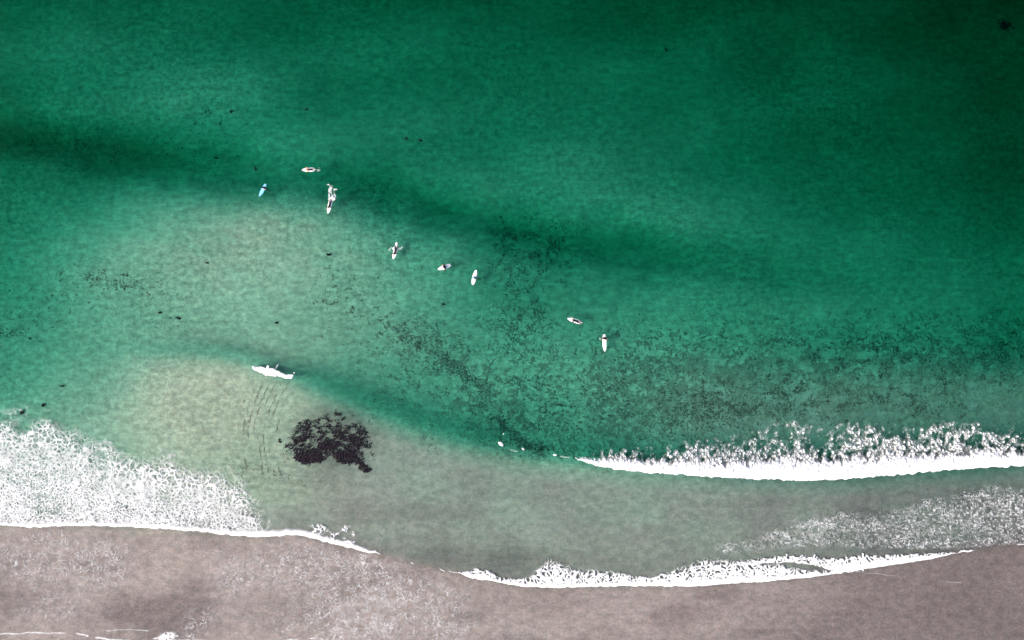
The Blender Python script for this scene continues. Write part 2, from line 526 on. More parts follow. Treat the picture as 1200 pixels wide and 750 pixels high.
def cover_a(u, v):
    le = LA(u) + scallop(u, 1, 1.3)
    up = le - v                                  # distance seaward of the front
    ta = TA(u) + 14 * (fbm(u / 18, v / 18, 5, 3) - 0.5)
    ins = v - ta                                 # distance below the ragged seaward rim
    side = sstep(338, 296, u + 26 * (fbm(u / 12, v / 12, 16, 3) - 0.5))
    dens = sstep(-10, 60, ins) * (0.42 + 0.9 * (fbm(u / 24, v / 20, 6, 3) - 0.45)) * side
    dens = np.maximum(dens, 0.09 * sstep(-16, 0, ins) * sstep(0.48, 0.66, fbm(u / 14, v / 10, 8, 3)))
    fine = sstep(5, 75, ins)
    vary = fbm(u / 16, v / 13, 13, 3) - 0.5
    l1 = lace(u, v, 6.6, 0.14 + 0.34 * dens + 0.25 * vary, 300, 0.45)
    l2 = lace(u, v, 4.6, 0.13 + 0.36 * dens - 0.2 * vary, 320, 0.45)
    l3 = lace(u, v, 3.3, 0.12 + 0.36 * dens + 0.2 * vary, 330, 0.45)
    a = np.maximum(np.maximum(l1 * (1 - 0.6 * fine), l2 * (0.75 - 0.1 * fine)), l3 * (0.25 + 0.75 * fine))
    a = np.maximum(a, 0.10 * sstep(0.1, 0.5, dens))
    a = a * sstep(0.0, 0.20, dens) * (0.62 + 0.55 * fbm(u / 6, v / 6, 9, 2))
    a = a * (0.88 + 0.12 * sstep(-1, 1, u * 0))
    # right tip: only the narrow front survives
    band = 0.8 * lin([(-60, 4.0), (150, 3.6), (250, 5.0), (300, 7), (350, 6.5), (390, 6), (420, 5), (435, 3), (446, 0)])(u)
    solid = sstep(0, 1.2, up) * (1 - sstep(band * 0.8, band * 1.4 + 1.0 + 2 * fbm(u / 4, v / 4, 12, 2), up))
    strays = lace(u, v, 4.0, 0.42, 340, 0.5) * sstep(0.2, 0.5, gauss(u, v, 373, 624, 8, 7) + gauss(u, v, 405, 628, 7, 9) + 0.9 * gauss(u, v, 388, 632, 15, 4)) * sstep(0.38, 0.6, fbm(u / 5, v / 5, 345, 2))
    a = np.maximum(np.maximum(a, solid), strays * 0.9)
    return a * sstep(-0.3, 0.9, up) * (u < 446)


foam_sheet("foam", "wide lacy sheet of white foam washing up the sand at left", (-40, 448, 462, 656), cover_a, relief=0.10, seed=1)

# B: breaking wave at the right
LB = curve([(668, 534), (680, 539), (690, 542.5), (720, 549), (750, 553), (800, 556), (850, 559.5), (900, 561.5), (950, 562.5), (1000, 560),
            (1050, 556), (1100, 551), (1150, 548), (1200, 544.5), (1260, 538)])
HB = lin([(672, 0), (690, 6), (705, 10), (720, 13), (800, 15), (850, 16), (900, 20), (960, 22), (1050, 20), (1100, 18), (1200, 15), (1260, 14)])
TB = lin([(672, 0), (690, 9), (705, 20), (730, 24), (760, 30), (800, 36), (830, 46), (850, 44), (880, 52), (905, 62), (930, 68), (960, 58), (980, 62),
          (1000, 62), (1050, 56), (1100, 54), (1150, 52), (1180, 44), (1260, 42)])


def cover_b(u, v):
    le = LB(u) + scallop(u, 3, 1.9, 6.0)
    up = le - v
    hb = HB(u); tb = TB(u)
    t = np.clip((up - hb * 0.7) / np.maximum(tb - hb * 0.7, 0.5), -1, 2)
    # clots drawn out along the travel of the wave
    sk = u + 0.25 * v
    n1 = 0.62 * fbm(sk / 5.2, v / 6.8, 401, 3, 0.55) + 0.38 * fbm(sk / 2.4, v / 3.4, 411, 2)
    cracks = lace(u, v, 6.0, 0.24, 420, 0.5)
    big = fbm(u / 26, v / 14, 405, 2)
    thr = 0.28 + 0.36 * np.clip(t, 0, 1.3) ** 0.7 - 0.3 * (big - 0.5)
    a = sstep(thr - 0.05, thr + 0.12, n1)
    a = np.maximum(a, 0.34 * sstep(thr - 0.18, thr + 0.06, n1))
    a = a * (1 - 0.6 * cracks * sstep(0.0, 0.35, t)) * (1 - 0.7 * lace(sk, v * 0.6, 3.0, 0.26, 430, 0.6) * sstep(0.0, 0.4, t))
    a = a * sstep(1.25, 0.85, t)
    solid = sstep(hb * 1.15, hb * 0.6, up + 3 * (fbm(u / 3, v / 3, 415, 2) - 0.5))
    a = np.maximum(a, solid)
    return a * sstep(-0.3, 0.8, up) * (u > 673) * (up < tb + 3)


foam_sheet("breaking_wave_foam", "bright white breaking wave crest with broken foam trailing behind it", (668, 1245, 476, 566), cover_b, lift=0.03, relief=0.34, seed=2)

# C: lower wash along the beach
LC = curve([(534, 669), (545, 674), (560, 679), (580, 681), (600, 685.5), (630, 688), (700, 687.5), (740, 686.5), (780, 687), (820, 686.5), (860, 683.5),
            (900, 681), (930, 678), (955, 676), (975, 673), (995, 670), (1012, 669)])
HC = lin([(536, 0), (550, 6), (570, 8), (585, 4), (600, 5), (640, 7), (700, 8), (760, 9), (820, 13), (860, 12), (900, 10), (940, 6), (980, 3), (1010, 0)])
TC = lin([(536, 0), (550, 8), (560, 13), (572, 11), (585, 6), (612, 9), (628, 18), (645, 32), (655, 28), (675, 20), (710, 18), (740, 12), (765, 11), (800, 22), (825, 30),
          (860, 26), (900, 22), (940, 10), (985, 4), (1012, 0)])
L2 = curve([(850, 664), (900, 660), (930, 659), (960, 664), (985, 670), (1000, 668.5), (1040, 663), (1080, 657), (1121, 648), (1145, 645)])
H2 = lin([(850, 3), (900, 8), (930, 10), (960, 12), (990, 16), (1020, 13), (1060, 9), (1100, 5), (1119, 1), (1122, 0.1), (1125, 2.2), (1135, 2.4), (1142, 0)])


def cover_c(u, v):
    le = LC(u) + scallop(u, 5, 1.1, 6.0)
    up = le - v
    hc = HC(u); tc = TC(u)
    t = (up - hc * 0.6) / np.maximum(tc - hc * 0.6, 0.5)
    n1 = 0.6 * fbm(u / 5.2, v / 4.4, 501, 3, 0.6) + 0.4 * lace(u, v, 4.6, 0.5, 520, 0.5)
    hc = hc * 0.72
    thr = 0.27 + 0.36 * np.clip(t, 0, 1.3)
    a = sstep(thr - 0.05, thr + 0.15, n1) * sstep(1.25, 0.8, t) * (0.7 + 0.4 * fbm(u / 4, v / 4, 517, 2))
    a = np.maximum(a, sstep(hc * 1.15, hc * 0.45, up + 3 * (fbm(u / 3, v / 3, 515, 2) - 0.5)) * (0.8 + 0.4 * fbm(u / 5, v / 3, 519, 2)))
    return a * sstep(-0.3, 0.8, up) * (u > 537) * (u < 1012)


def cover_c2(u, v):
    le = L2(u) + scallop(u, 6, 1.0, 6.0)
    up = le - v
    hc = H2(u)
    t = up / np.maximum(hc, 0.2)
    n1 = 0.6 * fbm(u / 5.0, v / 3.4, 531, 3, 0.6) + 0.4 * lace(u, v, 4.2, 0.5, 540, 0.5)
    loose = sstep(1010, 940, u)
    thr = 0.20 + 0.2 * loose + 0.40 * np.clip(t, 0, 1.4) ** 1.5
    a = sstep(thr - 0.04, thr + 0.08, n1) * sstep(1.35, 1.0, t)
    a = np.maximum(a, (1 - loose) * sstep(0.85, 0.4, t + 0.5 * (fbm(u / 3, v / 2, 545, 2) - 0.5)))
    return a * sstep(-0.3, 0.8, up) * (u < 1143) * sstep(840, 870, u)


foam_sheet("foam", "long white foam edge of the lower wash on the brown sand", (534, 1014, 648, 692), cover_c, relief=0.12, seed=3)
foam_sheet("foam", "tapering white foam tongue reaching the right side of the wet sand", (842, 1146, 640, 674), cover_c2, relief=0.12, seed=4)


def cover_d(u, v):
    top_ = lin([(840, 636), (870, 628), (900, 622), (930, 608), (960, 602), (1000, 606), (1030, 600), (1060, 592), (1100, 586), (1130, 578), (1200, 574), (1260, 570)])(u)
    bot_ = lin([(840, 645), (880, 648), (920, 642), (950, 638), (985, 640), (1040, 641), (1100, 641), (1160, 638), (1260, 630)])(u)
    top_ = top_ + 16 * (fbm(u / 22, v / 15, 601, 3) - 0.5)
    env = sstep(-8, 10, v - top_) * sstep(5, -3, v - bot_)
    env = env * (0.45 + 0.7 * sstep(0.3, 0.7, fbm(u / 34, v / 15, 605, 3))) * lin([(840, 0.5), (960, 0.6), (1060, 0.8), (1260, 0.8)])(u)
    a = lace(u, v, 2.7, 0.12 + 0.26 * env, 620, 0.6) * sstep(0.0, 0.5, env) * sstep(0.2, 0.75, fbm(u / 3.2, v / 2.4, 609, 2))
    return a * 0.6


foam_sheet("foam", "thin lacy patch of old foam drifting in the shallows at right", (838, 1245, 565, 652), cover_d, relief=0.05, seed=5)


# E: thin lace and lines left on the sand
def cover_e(u, v):
    below = v - np.where(u < 446, LA(np.minimum(u, 445)), SHORE(u))
    env = (0.50 * gauss(u, v, 55, 655, 50, 26) + 0.36 * gauss(u, v, 130, 662, 22, 18) + 0.3 * gauss(u, v, 60, 715, 60, 14)
           + 0.60 * gauss(u, v, 430, 705, 42, 34) + 0.45 * gauss(u, v, 350, 660, 60, 22) + 0.32 * gauss(u, v, 268, 680, 20, 20)
           + 0.45 * gauss(u, v, 225, 735, 24, 12, -40) + 0.42 * gauss(u, v, 400, 735, 70, 20) + 0.35 * gauss(u, v, 520, 715, 26, 30)
           + 0.25 * gauss(u, v, 620, 740, 50, 8))
    env = env * (0.55 + 0.7 * fbm(u / 26, v / 20, 701, 3))
    a = lace(u, v, 3.9, 0.10 + 0.16 * env, 720, 0.5) * sstep(0.03, 0.4, env)
    a2 = lace(u, v, 2.4, 0.10 + 0.2 * env, 730, 0.7) * sstep(0.35, 0.8, env) * 0.6
    a = np.maximum(a, a2) * sstep(0.2, 0.7, fbm(u / 6, v / 6, 709, 3)) * 0.5
    return a * sstep(0.5, 4, below)


foam_sheet("foam", "faint foam lace drying on the wet sand along the bottom", (-30, 680, 618, 765), cover_e, lift=0.008, relief=0.015, seed=6)


def line_cover(segs, seed):
    def f(u, v):
        a = np.zeros_like(u)
        for pts, wd, st in segs:
            c = curve(pts) if len(pts) > 2 else lin(pts)
            x0, x1 = pts[0][0], pts[-1][0]
            d = np.abs(v - c(u) - scallop(u, seed, 1.6, 12.0) - scallop(u, seed + 1, 0.5, 3.0))
            ww = 0.65 * wd * (0.3 + 1.2 * fbm(u / 8, v * 0, seed + 800, 2))
            k = sstep(ww + 0.7, ww * 0.3, d) * st * sstep(x0, x0 + 3, u) * sstep(x1, x1 - 3, u)
            k = k * sstep(0.28, 0.5, fbm(u / 11, v * 0 + seed, seed + 810, 2) + 0.15 * st)
            a = np.maximum(a, k)
            
        return a * (0.45 + 0.6 * fbm(u / 3, v / 3, seed + 830, 2))
    return f


foam_sheet("foam", "thin white foam line curling into the bottom left corner", (-20, 260, 735, 760),
           lambda u, v: np.maximum(line_cover([([(-20, 742), (10, 741), (40, 739.5), (62, 740)], 0.8, 0.9), ([(60, 739), (82, 741)], 0.6, 0.8),
                                    ([(90, 742), (105, 744), (125, 747), (145, 749), (165, 752)], 1.2, 0.95),
                                    ([(125, 737.5), (150, 737), (178, 738)], 0.5, 0.5), ([(180, 747), (195, 744), (212, 743)], 1.4, 0.9), ([(200, 748), (240, 749)], 0.8, 0.8)], 7)(u, v),
                                   lace(u, v, 3.2, 0.5, 745, 0.5) * sstep(0.3, 0.8, gauss(u, v, 196, 746, 10, 5, -20))),
           lift=0.012, relief=0.03, seed=7)
foam_sheet("foam", "short white foam streaks at the bottom edge below the foam lace", (330, 390, 742, 756),
           line_cover([([(335, 748.5), (352, 748)], 0.7, 0.8), ([(362, 747), (372, 746.5), (384, 749)], 0.9, 0.9)], 8), lift=0.012, relief=0.03, seed=8)
foam_sheet("foam", "hair thin foam line across the brown sand under the foam tongue", (1005, 1140, 664, 690),
           line_cover([([(1008, 669.5), (1030, 672), (1050, 674.5)], 0.25, 0.28), ([(1062, 666), (1066, 669)], 0.6, 0.4),
                       ([(1096, 679.5), (1110, 681), (1128, 682)], 0.25, 0.30)], 9), lift=0.012, relief=0.02, seed=9)
foam_sheet("foam", "short white foam lip at the right edge above the sand", (1185, 1215, 632, 642),
           line_cover([([(1190, 638.5), (1200, 637), (1212, 635)], 0.9, 0.9)], 10), lift=0.03, relief=0.05, seed=10)
foam_sheet("foam", "two small foam flecks between the left and the lower wash", (478, 540, 655, 674),
           line_cover([([(480, 659), (486, 660)], 1.0, 0.9), ([(514, 666), (519, 668.5), (523, 669)], 0.9, 0.9), ([(524, 669.5), (538, 671)], 0.5, 0.6)], 11), lift=0.03, relief=0.05, seed=11)
foam_sheet("foam", "little white foam flecks on the shoulder of the breaking wave", (578, 672, 500, 537),
           lambda u, v: np.maximum(lace(u, v, 2.6, 0.9, 910, 0.5) * sstep(0.35, 0.7, gauss(u, v, 587, 519.5, 3.0, 1.6, 40) + 0.8 * gauss(u, v, 613, 525.5, 1.8, 1, 30)
                                   + 0.9 * gauss(u, v, 650, 532.3, 2.0, 0.9) + 0.6 * gauss(u, v, 590, 508, 1, 1.2)),
                                   line_cover([([(592, 524), (600, 526), (608, 528)], 0.3, 0.4), ([(655, 533), (664, 534), (672, 535)], 0.35, 0.6)], 12)(u, v)),
           lift=0.04, relief=0.12, seed=12)


def cover_small(u, v):
    t_ = curve([(296, 429.2), (300, 429), (310, 430), (316, 431), (325, 432.5), (333, 437), (339, 438.8), (345.5, 438.5)])(u)
    b_ = curve([(296, 431), (299, 433.5), (306, 436), (312, 439.4), (320, 441), (330, 441), (335, 443), (340, 443.8), (344, 443), (346, 439)])(u)
    b_ = b_ + scallop(u, 4, 1.0, 3.0)
    t_ = t_ + scallop(u, 9, 0.9, 3.0)
    a = sstep(-0.4, 0.5, v - t_) * sstep(0.4, -0.5, v - b_) * sstep(296, 297.5, u) * sstep(346, 345, u)
    a = np.maximum(a, sstep(0.45, 0.75, gauss(u, v, 315.5, 429.8, 1.6, 2.0)))
    a = a * (0.55 + 0.75 * fbm(u / 3.2, v / 2.2, 870, 3)) * sstep(0.05, 0.3, fbm(u / 2.4, v / 2, 875, 2) + 0.5 * sstep(0.2, 2.5, np.minimum(v - t_, b_ - v)))
    a = np.maximum(a, 0.8 * sstep(0.4, 0.8, gauss(u, v, 326, 428.8, 0.6, 3.2, 28) + gauss(u, v, 346, 436.6, 1.0, 0.8)))
    return a


foam_sheet("breaking_wave_foam", "small isolated white foam lip breaking above the dark seaweed bed", (294, 349, 421, 447), cover_small, step=0.5, lift=0.04, relief=0.25, seed=13)


# ------------------------------------------------------------------ seaweed
def ribbons(pu, pv, zbase, length, width, ang, rng, lift=0.08, curl=0.9):
    """many curved weed fronds, each a strip of three quads"""
    n = len(pu)
    x0, y0 = W(pu, pv)
    ts = np.linspace(0, 1, 4)
    bend = rng.normal(0, curl, n)
    verts = np.zeros((n, 8, 3)); a = ang.copy(); cx = x0 - 0.5 * length * np.cos(ang); cy = y0 - 0.5 * length * np.sin(ang)
    zl = lift * rng.random(n)
    for i, t in enumerate(ts):
        wd = width * (0.55 + 0.6 * np.sin(np.pi * (0.12 + 0.76 * t)))
        nx, ny = -np.sin(a), np.cos(a)
        zz = zbase + 0.02 + zl * (0.5 + 0.5 * np.sin(np.pi * t))
        verts[:, 2 * i] = np.stack([cx + nx * wd / 2, cy + ny * wd / 2, zz + 0.03 * rng.random(n)], -1)
        verts[:, 2 * i + 1] = np.stack([cx - nx * wd / 2, cy - ny * wd / 2, zz], -1)
        if i < 3:
            a = a + bend / 3
            cx = cx + np.cos(a) * length / 3; cy = cy + np.sin(a) * length / 3
    q = np.array([[0, 1, 3, 2], [2, 3, 5, 4], [4, 5, 7, 6]])
    quads = (np.arange(n)[:, None, None] * 8 + q[None]).reshape(-1, 4)
    return verts.reshape(-1, 3), quads


def scatter(name, label, box, dens, n, size=(0.25, 0.55), width=(0.05, 0.13), seed=1, mat=None, parent=None, lift=0.08, dirang=None, spread=3.2, kind="stuff", curl=0.9):
    rng = np.random.default_rng(seed)
    u = rng.uniform(box[0], box[1], n * 8); v = rng.uniform(box[2], box[3], n * 8)
    p = np.clip(dens(u, v), 0, 1)
    k = rng.random(len(u)) < p
    u = u[k][:n]; v = v[k][:n]
    m = len(u)
    ln = rng.uniform(*size, m); wd = rng.uniform(*width, m)
    base = rng.uniform(-spread, spread, m) + (dirang(u, v) if dirang is not None else 0)
    vv, qq = ribbons(u, v, -depth(u, v), ln, wd, base, rng, lift, curl)
    o = mesh_arrays(name, vv, qq, mat or M_WEED, smooth=False, parent=parent)
    if not parent:
        tag(o, label, "seaweed", kind=kind)
    elif kind:
        o["kind"] = kind
    return o


def fil(u, v, s, lo=0.62, hi=0.9, seed=0, sx=1.0, sy=1.0):
    return sstep(lo, hi, ridged(u / (s * sx), v / (s * sy), 1000 + seed, 2))


scatter("seaweed_litter", "dark weed filaments on the green sea floor between the surfers", (575, 672, 255, 345),
        lambda u, v: gauss(u, v, 605, 285, 14, 26, -8) * fil(u, v, 13, .62, .85, 1) + gauss(u, v, 645, 285, 13, 24, 20) * fil(u, v, 13, .62, .85, 2) + gauss(u, v, 607, 335, 16, 10) * 0.5 * fil(u, v, 12, .6, .85, 3),
        420, (0.15, 0.42), (0.03, 0.1), 11)
scatter("seaweed_litter", "sparse dark weed scraps left of the pink haired surfer", (560, 655, 335, 420),
        lambda u, v: gauss(u, v, 602, 375, 12, 18) * fil(u, v, 12, .62, .85, 4) + gauss(u, v, 627, 375, 6, 20) * fil(u, v, 12, .6, .85, 5) + 0.4 * gauss(u, v, 615, 400, 22, 12) * fil(u, v, 12, .6, .85, 6),
        330, (0.15, 0.4), (0.03, 0.1), 12)
scatter("seaweed_litter", "slanting streak of dark weed below the middle surfers", (440, 590, 370, 470),
        lambda u, v: (gauss(u, v, 540, 436, 24, 4, 38) * 1.2 + gauss(u, v, 500, 408, 36, 7, 32) * 0.55 * fil(u, v, 11, .5, .8, 7) + 0.35 * gauss(u, v, 490, 400, 40, 22, 30) * fil(u, v, 9, .6, .85, 8)),
        1300, (0.14, 0.38), (0.03, 0.09), 13)
scatter("seaweed_litter", "dark weed band along the shoulder of the breaking wave", (540, 720, 440, 540),
        lambda u, v: (gauss(u, v, 590, 500, 26, 4, 38) * fil(u, v, 10, .4, .75, 9) + gauss(u, v, 630, 526, 26, 3.2, 12) * fil(u, v, 9, .35, .7, 10) + 0.5 * gauss(u, v, 625, 478, 65, 30) * fil(u, v, 6.5, .62, .88, 12)),
        2500, (0.14, 0.38), (0.03, 0.08), 14)
scatter("seaweed_litter", "broad mottled belt of dark weed behind the right breaker", (700, 1270, 370, 530),
        lambda u, v: (gauss(u, v, 970, 448, 160, 33, -3) * fil(u, v, 13, .55, .88, 13, 1.0, 1.0) * (0.3 + 1.1 * sstep(.4, .62, fbm(u / 26, v / 18, 1300, 3)))
                      + gauss(u, v, 1130, 425, 80, 18, -6) * fil(u, v, 12, .6, .88, 14) * 0.8 + gauss(u, v, 850, 482, 50, 9, -3) * fil(u, v, 10, .5, .8, 15) * 0.9
                      + 0.35 * gauss(u, v, 780, 470, 70, 30) * fil(u, v, 9, .62, .85, 16)),
        7600, (0.15, 0.45), (0.03, 0.10), 15)
scatter("seaweed_litter", "loose dark weed scraps strewn over the pale shallows at left", (-30, 230, 300, 410),
        lambda u, v: (gauss(u, v, 130, 328, 38, 7, 8) * fil(u, v, 9, .6, .82, 17) * 1.3 + 0.4 * gauss(u, v, 70, 358, 60, 18) * fil(u, v, 7, .68, .88, 18) + gauss(u, v, 8, 390, 16, 7, -25) * fil(u, v, 8, .45, .75, 19)
                      + 0.35 * gauss(u, v, 40, 310, 60, 30) * fil(u, v, 6, .72, .9, 20)),
        900, (0.15, 0.4), (0.04, 0.11), 16)
scatter("seaweed_litter", "dark weed scraps in the deep green channel at upper left", (-30, 300, 110, 215),
        lambda u, v: (gauss(u, v, 60, 165, 80, 14, 10) * fil(u, v, 8, .66, .86, 21) * 0.8 + gauss(u, v, 250, 135, 28, 12) * fil(u, v, 8, .7, .88, 22) + 0.5 * gauss(u, v, 160, 172, 60, 14) * fil(u, v, 7, .7, .9, 23)),
        500, (0.2, 0.45), (0.05, 0.13), 17)
scatter("seaweed_litter", "little cluster of weed specks right of the splashing surfer", (410, 500, 195, 290),
        lambda u, v: (gauss(u, v, 447, 222, 14, 12, 30) * fil(u, v, 7, .62, .85, 24) + 0.6 * gauss(u, v, 462, 280, 14, 8) * fil(u, v, 6, .7, .88, 25)),
        150, (0.18, 0.4), (0.05, 0.12), 18)
scatter("seaweed_litter", "faint weed trail over the pale shallows left of the slanting streak", (350, 450, 300, 420),
        lambda u, v: (gauss(u, v, 380, 345, 14, 22, -20) + 0.7 * gauss(u, v, 415, 360, 20, 25)) * fil(u, v, 8, .68, .88, 26),
        300, (0.18, 0.4), (0.04, 0.1), 19)


def arcs(u, v):
    r = np.hypot(u - 425, (v - 520) * 0.92)
    ringn = 0.5 + 0.5 * np.cos((r + 5 * (fbm(u / 30, v / 30, 1400, 2) - .5)) * 2 * math.pi / 6.4)
    th = np.degrees(np.arctan2(v - 520, u - 425))
    side = sstep(125, 160, np.abs(th)) * np.where(th < 0, 1, sstep(148, 165, th))
    return sstep(0.80, 0.98, ringn) * sstep(95, 108, r) * sstep(152, 135, r) * side * sstep(.34, .6, fbm(u / 14, v / 20, 1410, 2)) * 0.65


scatter("seaweed_litter", "curved thin weed lines fanning left of the dark seaweed bed", (270, 345, 425, 560), arcs, 620, (0.4, 1.0), (0.02, 0.045), 20, M_CRUMB, lift=0.02,
        dirang=lambda u, v: np.arctan2(-(v - 520), u - 425) + math.pi / 2, spread=0.16, curl=0.2)
scatter("seaweed_litter", "ripple marks of weed crumbs below and left of the seaweed bed", (278, 400, 530, 575),
        lambda u, v: gauss(u, v, 325, 547, 28, 8, -8) * fil(u, v, 9, .66, .84, 27, 1.5, .7) + 0.25 * gauss(u, v, 360, 560, 26, 10) * fil(u, v, 7, .6, .85, 28),
        420, (0.15, 0.4), (0.03, 0.08), 21, M_CRUMB, lift=0.02)

scatter("seaweed_film", "pale silted weed film among the dark belt behind the right breaker", (690, 1275, 360, 535),
        lambda u, v: 0.8 * gauss(u, v, 985, 454, 175, 36, -3) * sstep(.42, .66, fbm(u / 11, v / 8, 1700, 3)) + 0.5 * gauss(u, v, 760, 465, 70, 34) * sstep(.46, .66, fbm(u / 8, v / 6, 1705, 3)),
        8000, (0.3, 0.8), (0.12, 0.32), 22, M_SOFT, lift=0.02)
scatter("seaweed_film", "pale silted weed film around the slanting weed streak in mid water", (400, 720, 350, 540),
        lambda u, v: (0.9 * gauss(u, v, 515, 420, 46, 14, 34) + 0.8 * gauss(u, v, 610, 498, 55, 18, 22) + 0.45 * gauss(u, v, 590, 450, 90, 40)) * sstep(.44, .66, fbm(u / 8, v / 6, 1710, 3)),
        2100, (0.3, 0.7), (0.1, 0.26), 23, M_SOFT, lift=0.02)
scatter("seaweed_film", "pale silted weed film under the weed filaments between the surfers", (570, 690, 250, 415),
        lambda u, v: (0.8 * gauss(u, v, 625, 292, 30, 28) + 0.6 * gauss(u, v, 614, 378, 26, 22)) * sstep(.44, .66, fbm(u / 9, v / 8, 1720, 3)),
        520, (0.3, 0.7), (0.1, 0.26), 24, M_SOFT, lift=0.02)

# the big dark bed: three thick clumps and a thinner mat above them
bed = bpy.data.objects.new("seaweed_bed", None)
col.objects.link(bed)
tag(bed, "large dark bed of seaweed in the pale shallows, thick along its lower side", "seaweed")
DOME = lambda u, v: sstep(1.12, 0.86, np.hypot((u - 384) / 47, (v - 527) / 41) + 0.35 * (fbm(u / 11, v / 11, 1500, 3) - .5)) * (v < 545 + 0 * u)
low_edge = lin([(330, 528), (345, 536), (352, 543), (375, 542), (383, 536), (388, 532), (395, 541), (404, 544), (412, 541), (418, 546), (436, 552)])


def mat_d(u, v):
    m = DOME(u, v) * sstep(3, -2, v - low_edge(u))
    t = sstep(480, 535, v)
    return m * (0.6 + 0.3 * t) * sstep(0.50 - 0.06 * t, 0.68 - 0.06 * t, 0.55 * ridged(u / 9, v / 7, 1510, 2) + 0.45 * fbm(u / 8, v / 6, 1520, 3) + 0.08)


def blob(cx, cy, rx, ry, an, sd):
    return lambda u, v: sstep(1.15, 0.75, np.hypot(*[((u - cx) * math.cos(rad(an)) + (v - cy) * math.sin(rad(an))) / rx, (-(u - cx) * math.sin(rad(an)) + (v - cy) * math.cos(rad(an))) / ry])
                              + 0.7 * (fbm(u / 5, v / 5, sd, 3) - .5))


scatter("weed_mat", "", (325, 440, 478, 560), mat_d, 2100, (0.16, 0.5), (0.05, 0.13), 30, M_KELP, bed, lift=0.18, kind=None)
for i, (cx, cy, rx, ry, an) in enumerate(((361, 536, 15, 6.5, -6), (405, 535, 11, 7.5, 8), (427, 549, 7.5, 5.5, 35), (386, 523, 13, 4.5, -14), (416, 517, 8, 5, 50), (352, 515, 8, 4, -20))):
    scatter("weed_clump", "", (cx - 26, cx + 26, cy - 22, cy + 22), blob(cx, cy, rx, ry, an, 1600 + i), int(rx * ry * 3.6), (0.25, 0.6), (0.08, 0.18), 40 + i, M_KELP, bed, lift=0.26, kind=None)


def drift(u, v, ru, rv, an, label, seed, strands=10, tail=0):
    n = max(10, int(strands))
    rng = np.random.default_rng(900 + seed)
    a = rng.normal(0, 0.5, n); b = rng.normal(0, 0.5, n)
    c, s = math.cos(rad(an)), math.sin(rad(an))
    pu = u + a * ru * c - b * rv * s; pv = v + a * ru * s + b * rv * c
    ang = -rad(an) + rng.normal(0, 0.55, n)
    ln = rng.uniform(0.25, 0.6, n) * max(0.6, ru * S * 1.4); wd = rng.uniform(0.08, 0.2, n)
    zd = depth(pu, pv)
    zb = np.where(zd < 2.5, np.maximum(-zd, -0.5), -0.7 * zd)
    vv, qq = ribbons(pu, pv, zb, ln, wd, ang, rng, 0.1)
    o = mesh_arrays("drifting_seaweed", vv, qq, M_KELP, smooth=False)
    tag(o, label, "seaweed", "single pieces of drifting seaweed")
    return o


for i, d_ in enumerate((
        (22.5, 483.5, 3.0, 2.0, -50, "hook shaped dark seaweed piece at the rim of the left foam sheet", 16),
        (48, 475, 1.6, 1.2, -20, "round dark seaweed scrap just above the left foam sheet", 10),
        (70.5, 453, 2.0, 1.2, 10, "small dark seaweed piece in the shallows well above the left foam sheet", 10),
        (328, 517, 2.6, 1.4, 55, "lone dark seaweed tuft close left of the big seaweed bed", 12),
        (385, 298, 3.0, 1.2, 20, "short dark seaweed strand in the pale shallows below the splashing surfer", 10),
        (208, 373, 2.6, 1.2, 15, "single dark seaweed strand in the palest shallows, lower of a close pair", 10),
        (186, 366, 1.7, 1.2, 0, "dark seaweed dot in the palest shallows, upper of a close pair", 10),
        (242, 308, 1.5, 1.0, 0, "tiny dark seaweed dot above the palest sand bank", 10),
        (323, 378, 1.8, 1.0, -10, "tiny dark seaweed piece above the small foam lip", 10),
        (33, 397, 1.8, 1.4, 60, "dark seaweed tuft near the left edge above the wash", 10),
        (358, 127, 1.8, 1.2, 20, "tiny dark seaweed speck in green water above the orange clad surfer", 10),
        (298, 197, 2.2, 1.6, 60, "dark seaweed tuft just above the pale blue surfboard", 10),
        (492, 164, 1.6, 1.5, 0, "dark seaweed dot in mid green water, right of a close pair", 10),
        (476, 162, 1.6, 1.0, 50, "dark seaweed dot in mid green water, left of a close pair", 10),
        (270, 129, 2.6, 1.6, -30, "dark seaweed piece in the deeper green at upper left", 12),
        (247, 182, 2.6, 1.2, 5, "dark seaweed piece in the green channel left of the surfers", 10),
        (519, 356, 1.8, 1.0, 0, "dark seaweed speck below the two middle surfers", 10),
        (785, 52, 1.8, 1.8, 0, "lone dark seaweed speck in deep green water near the top", 10),
        (1195, 18, 7, 4.5, 20, "black seaweed clump in the darkest water at the top right corner", 60))):
    drift(d_[0], d_[1], d_[2], d_[3], d_[4], d_[5], i, d_[6])


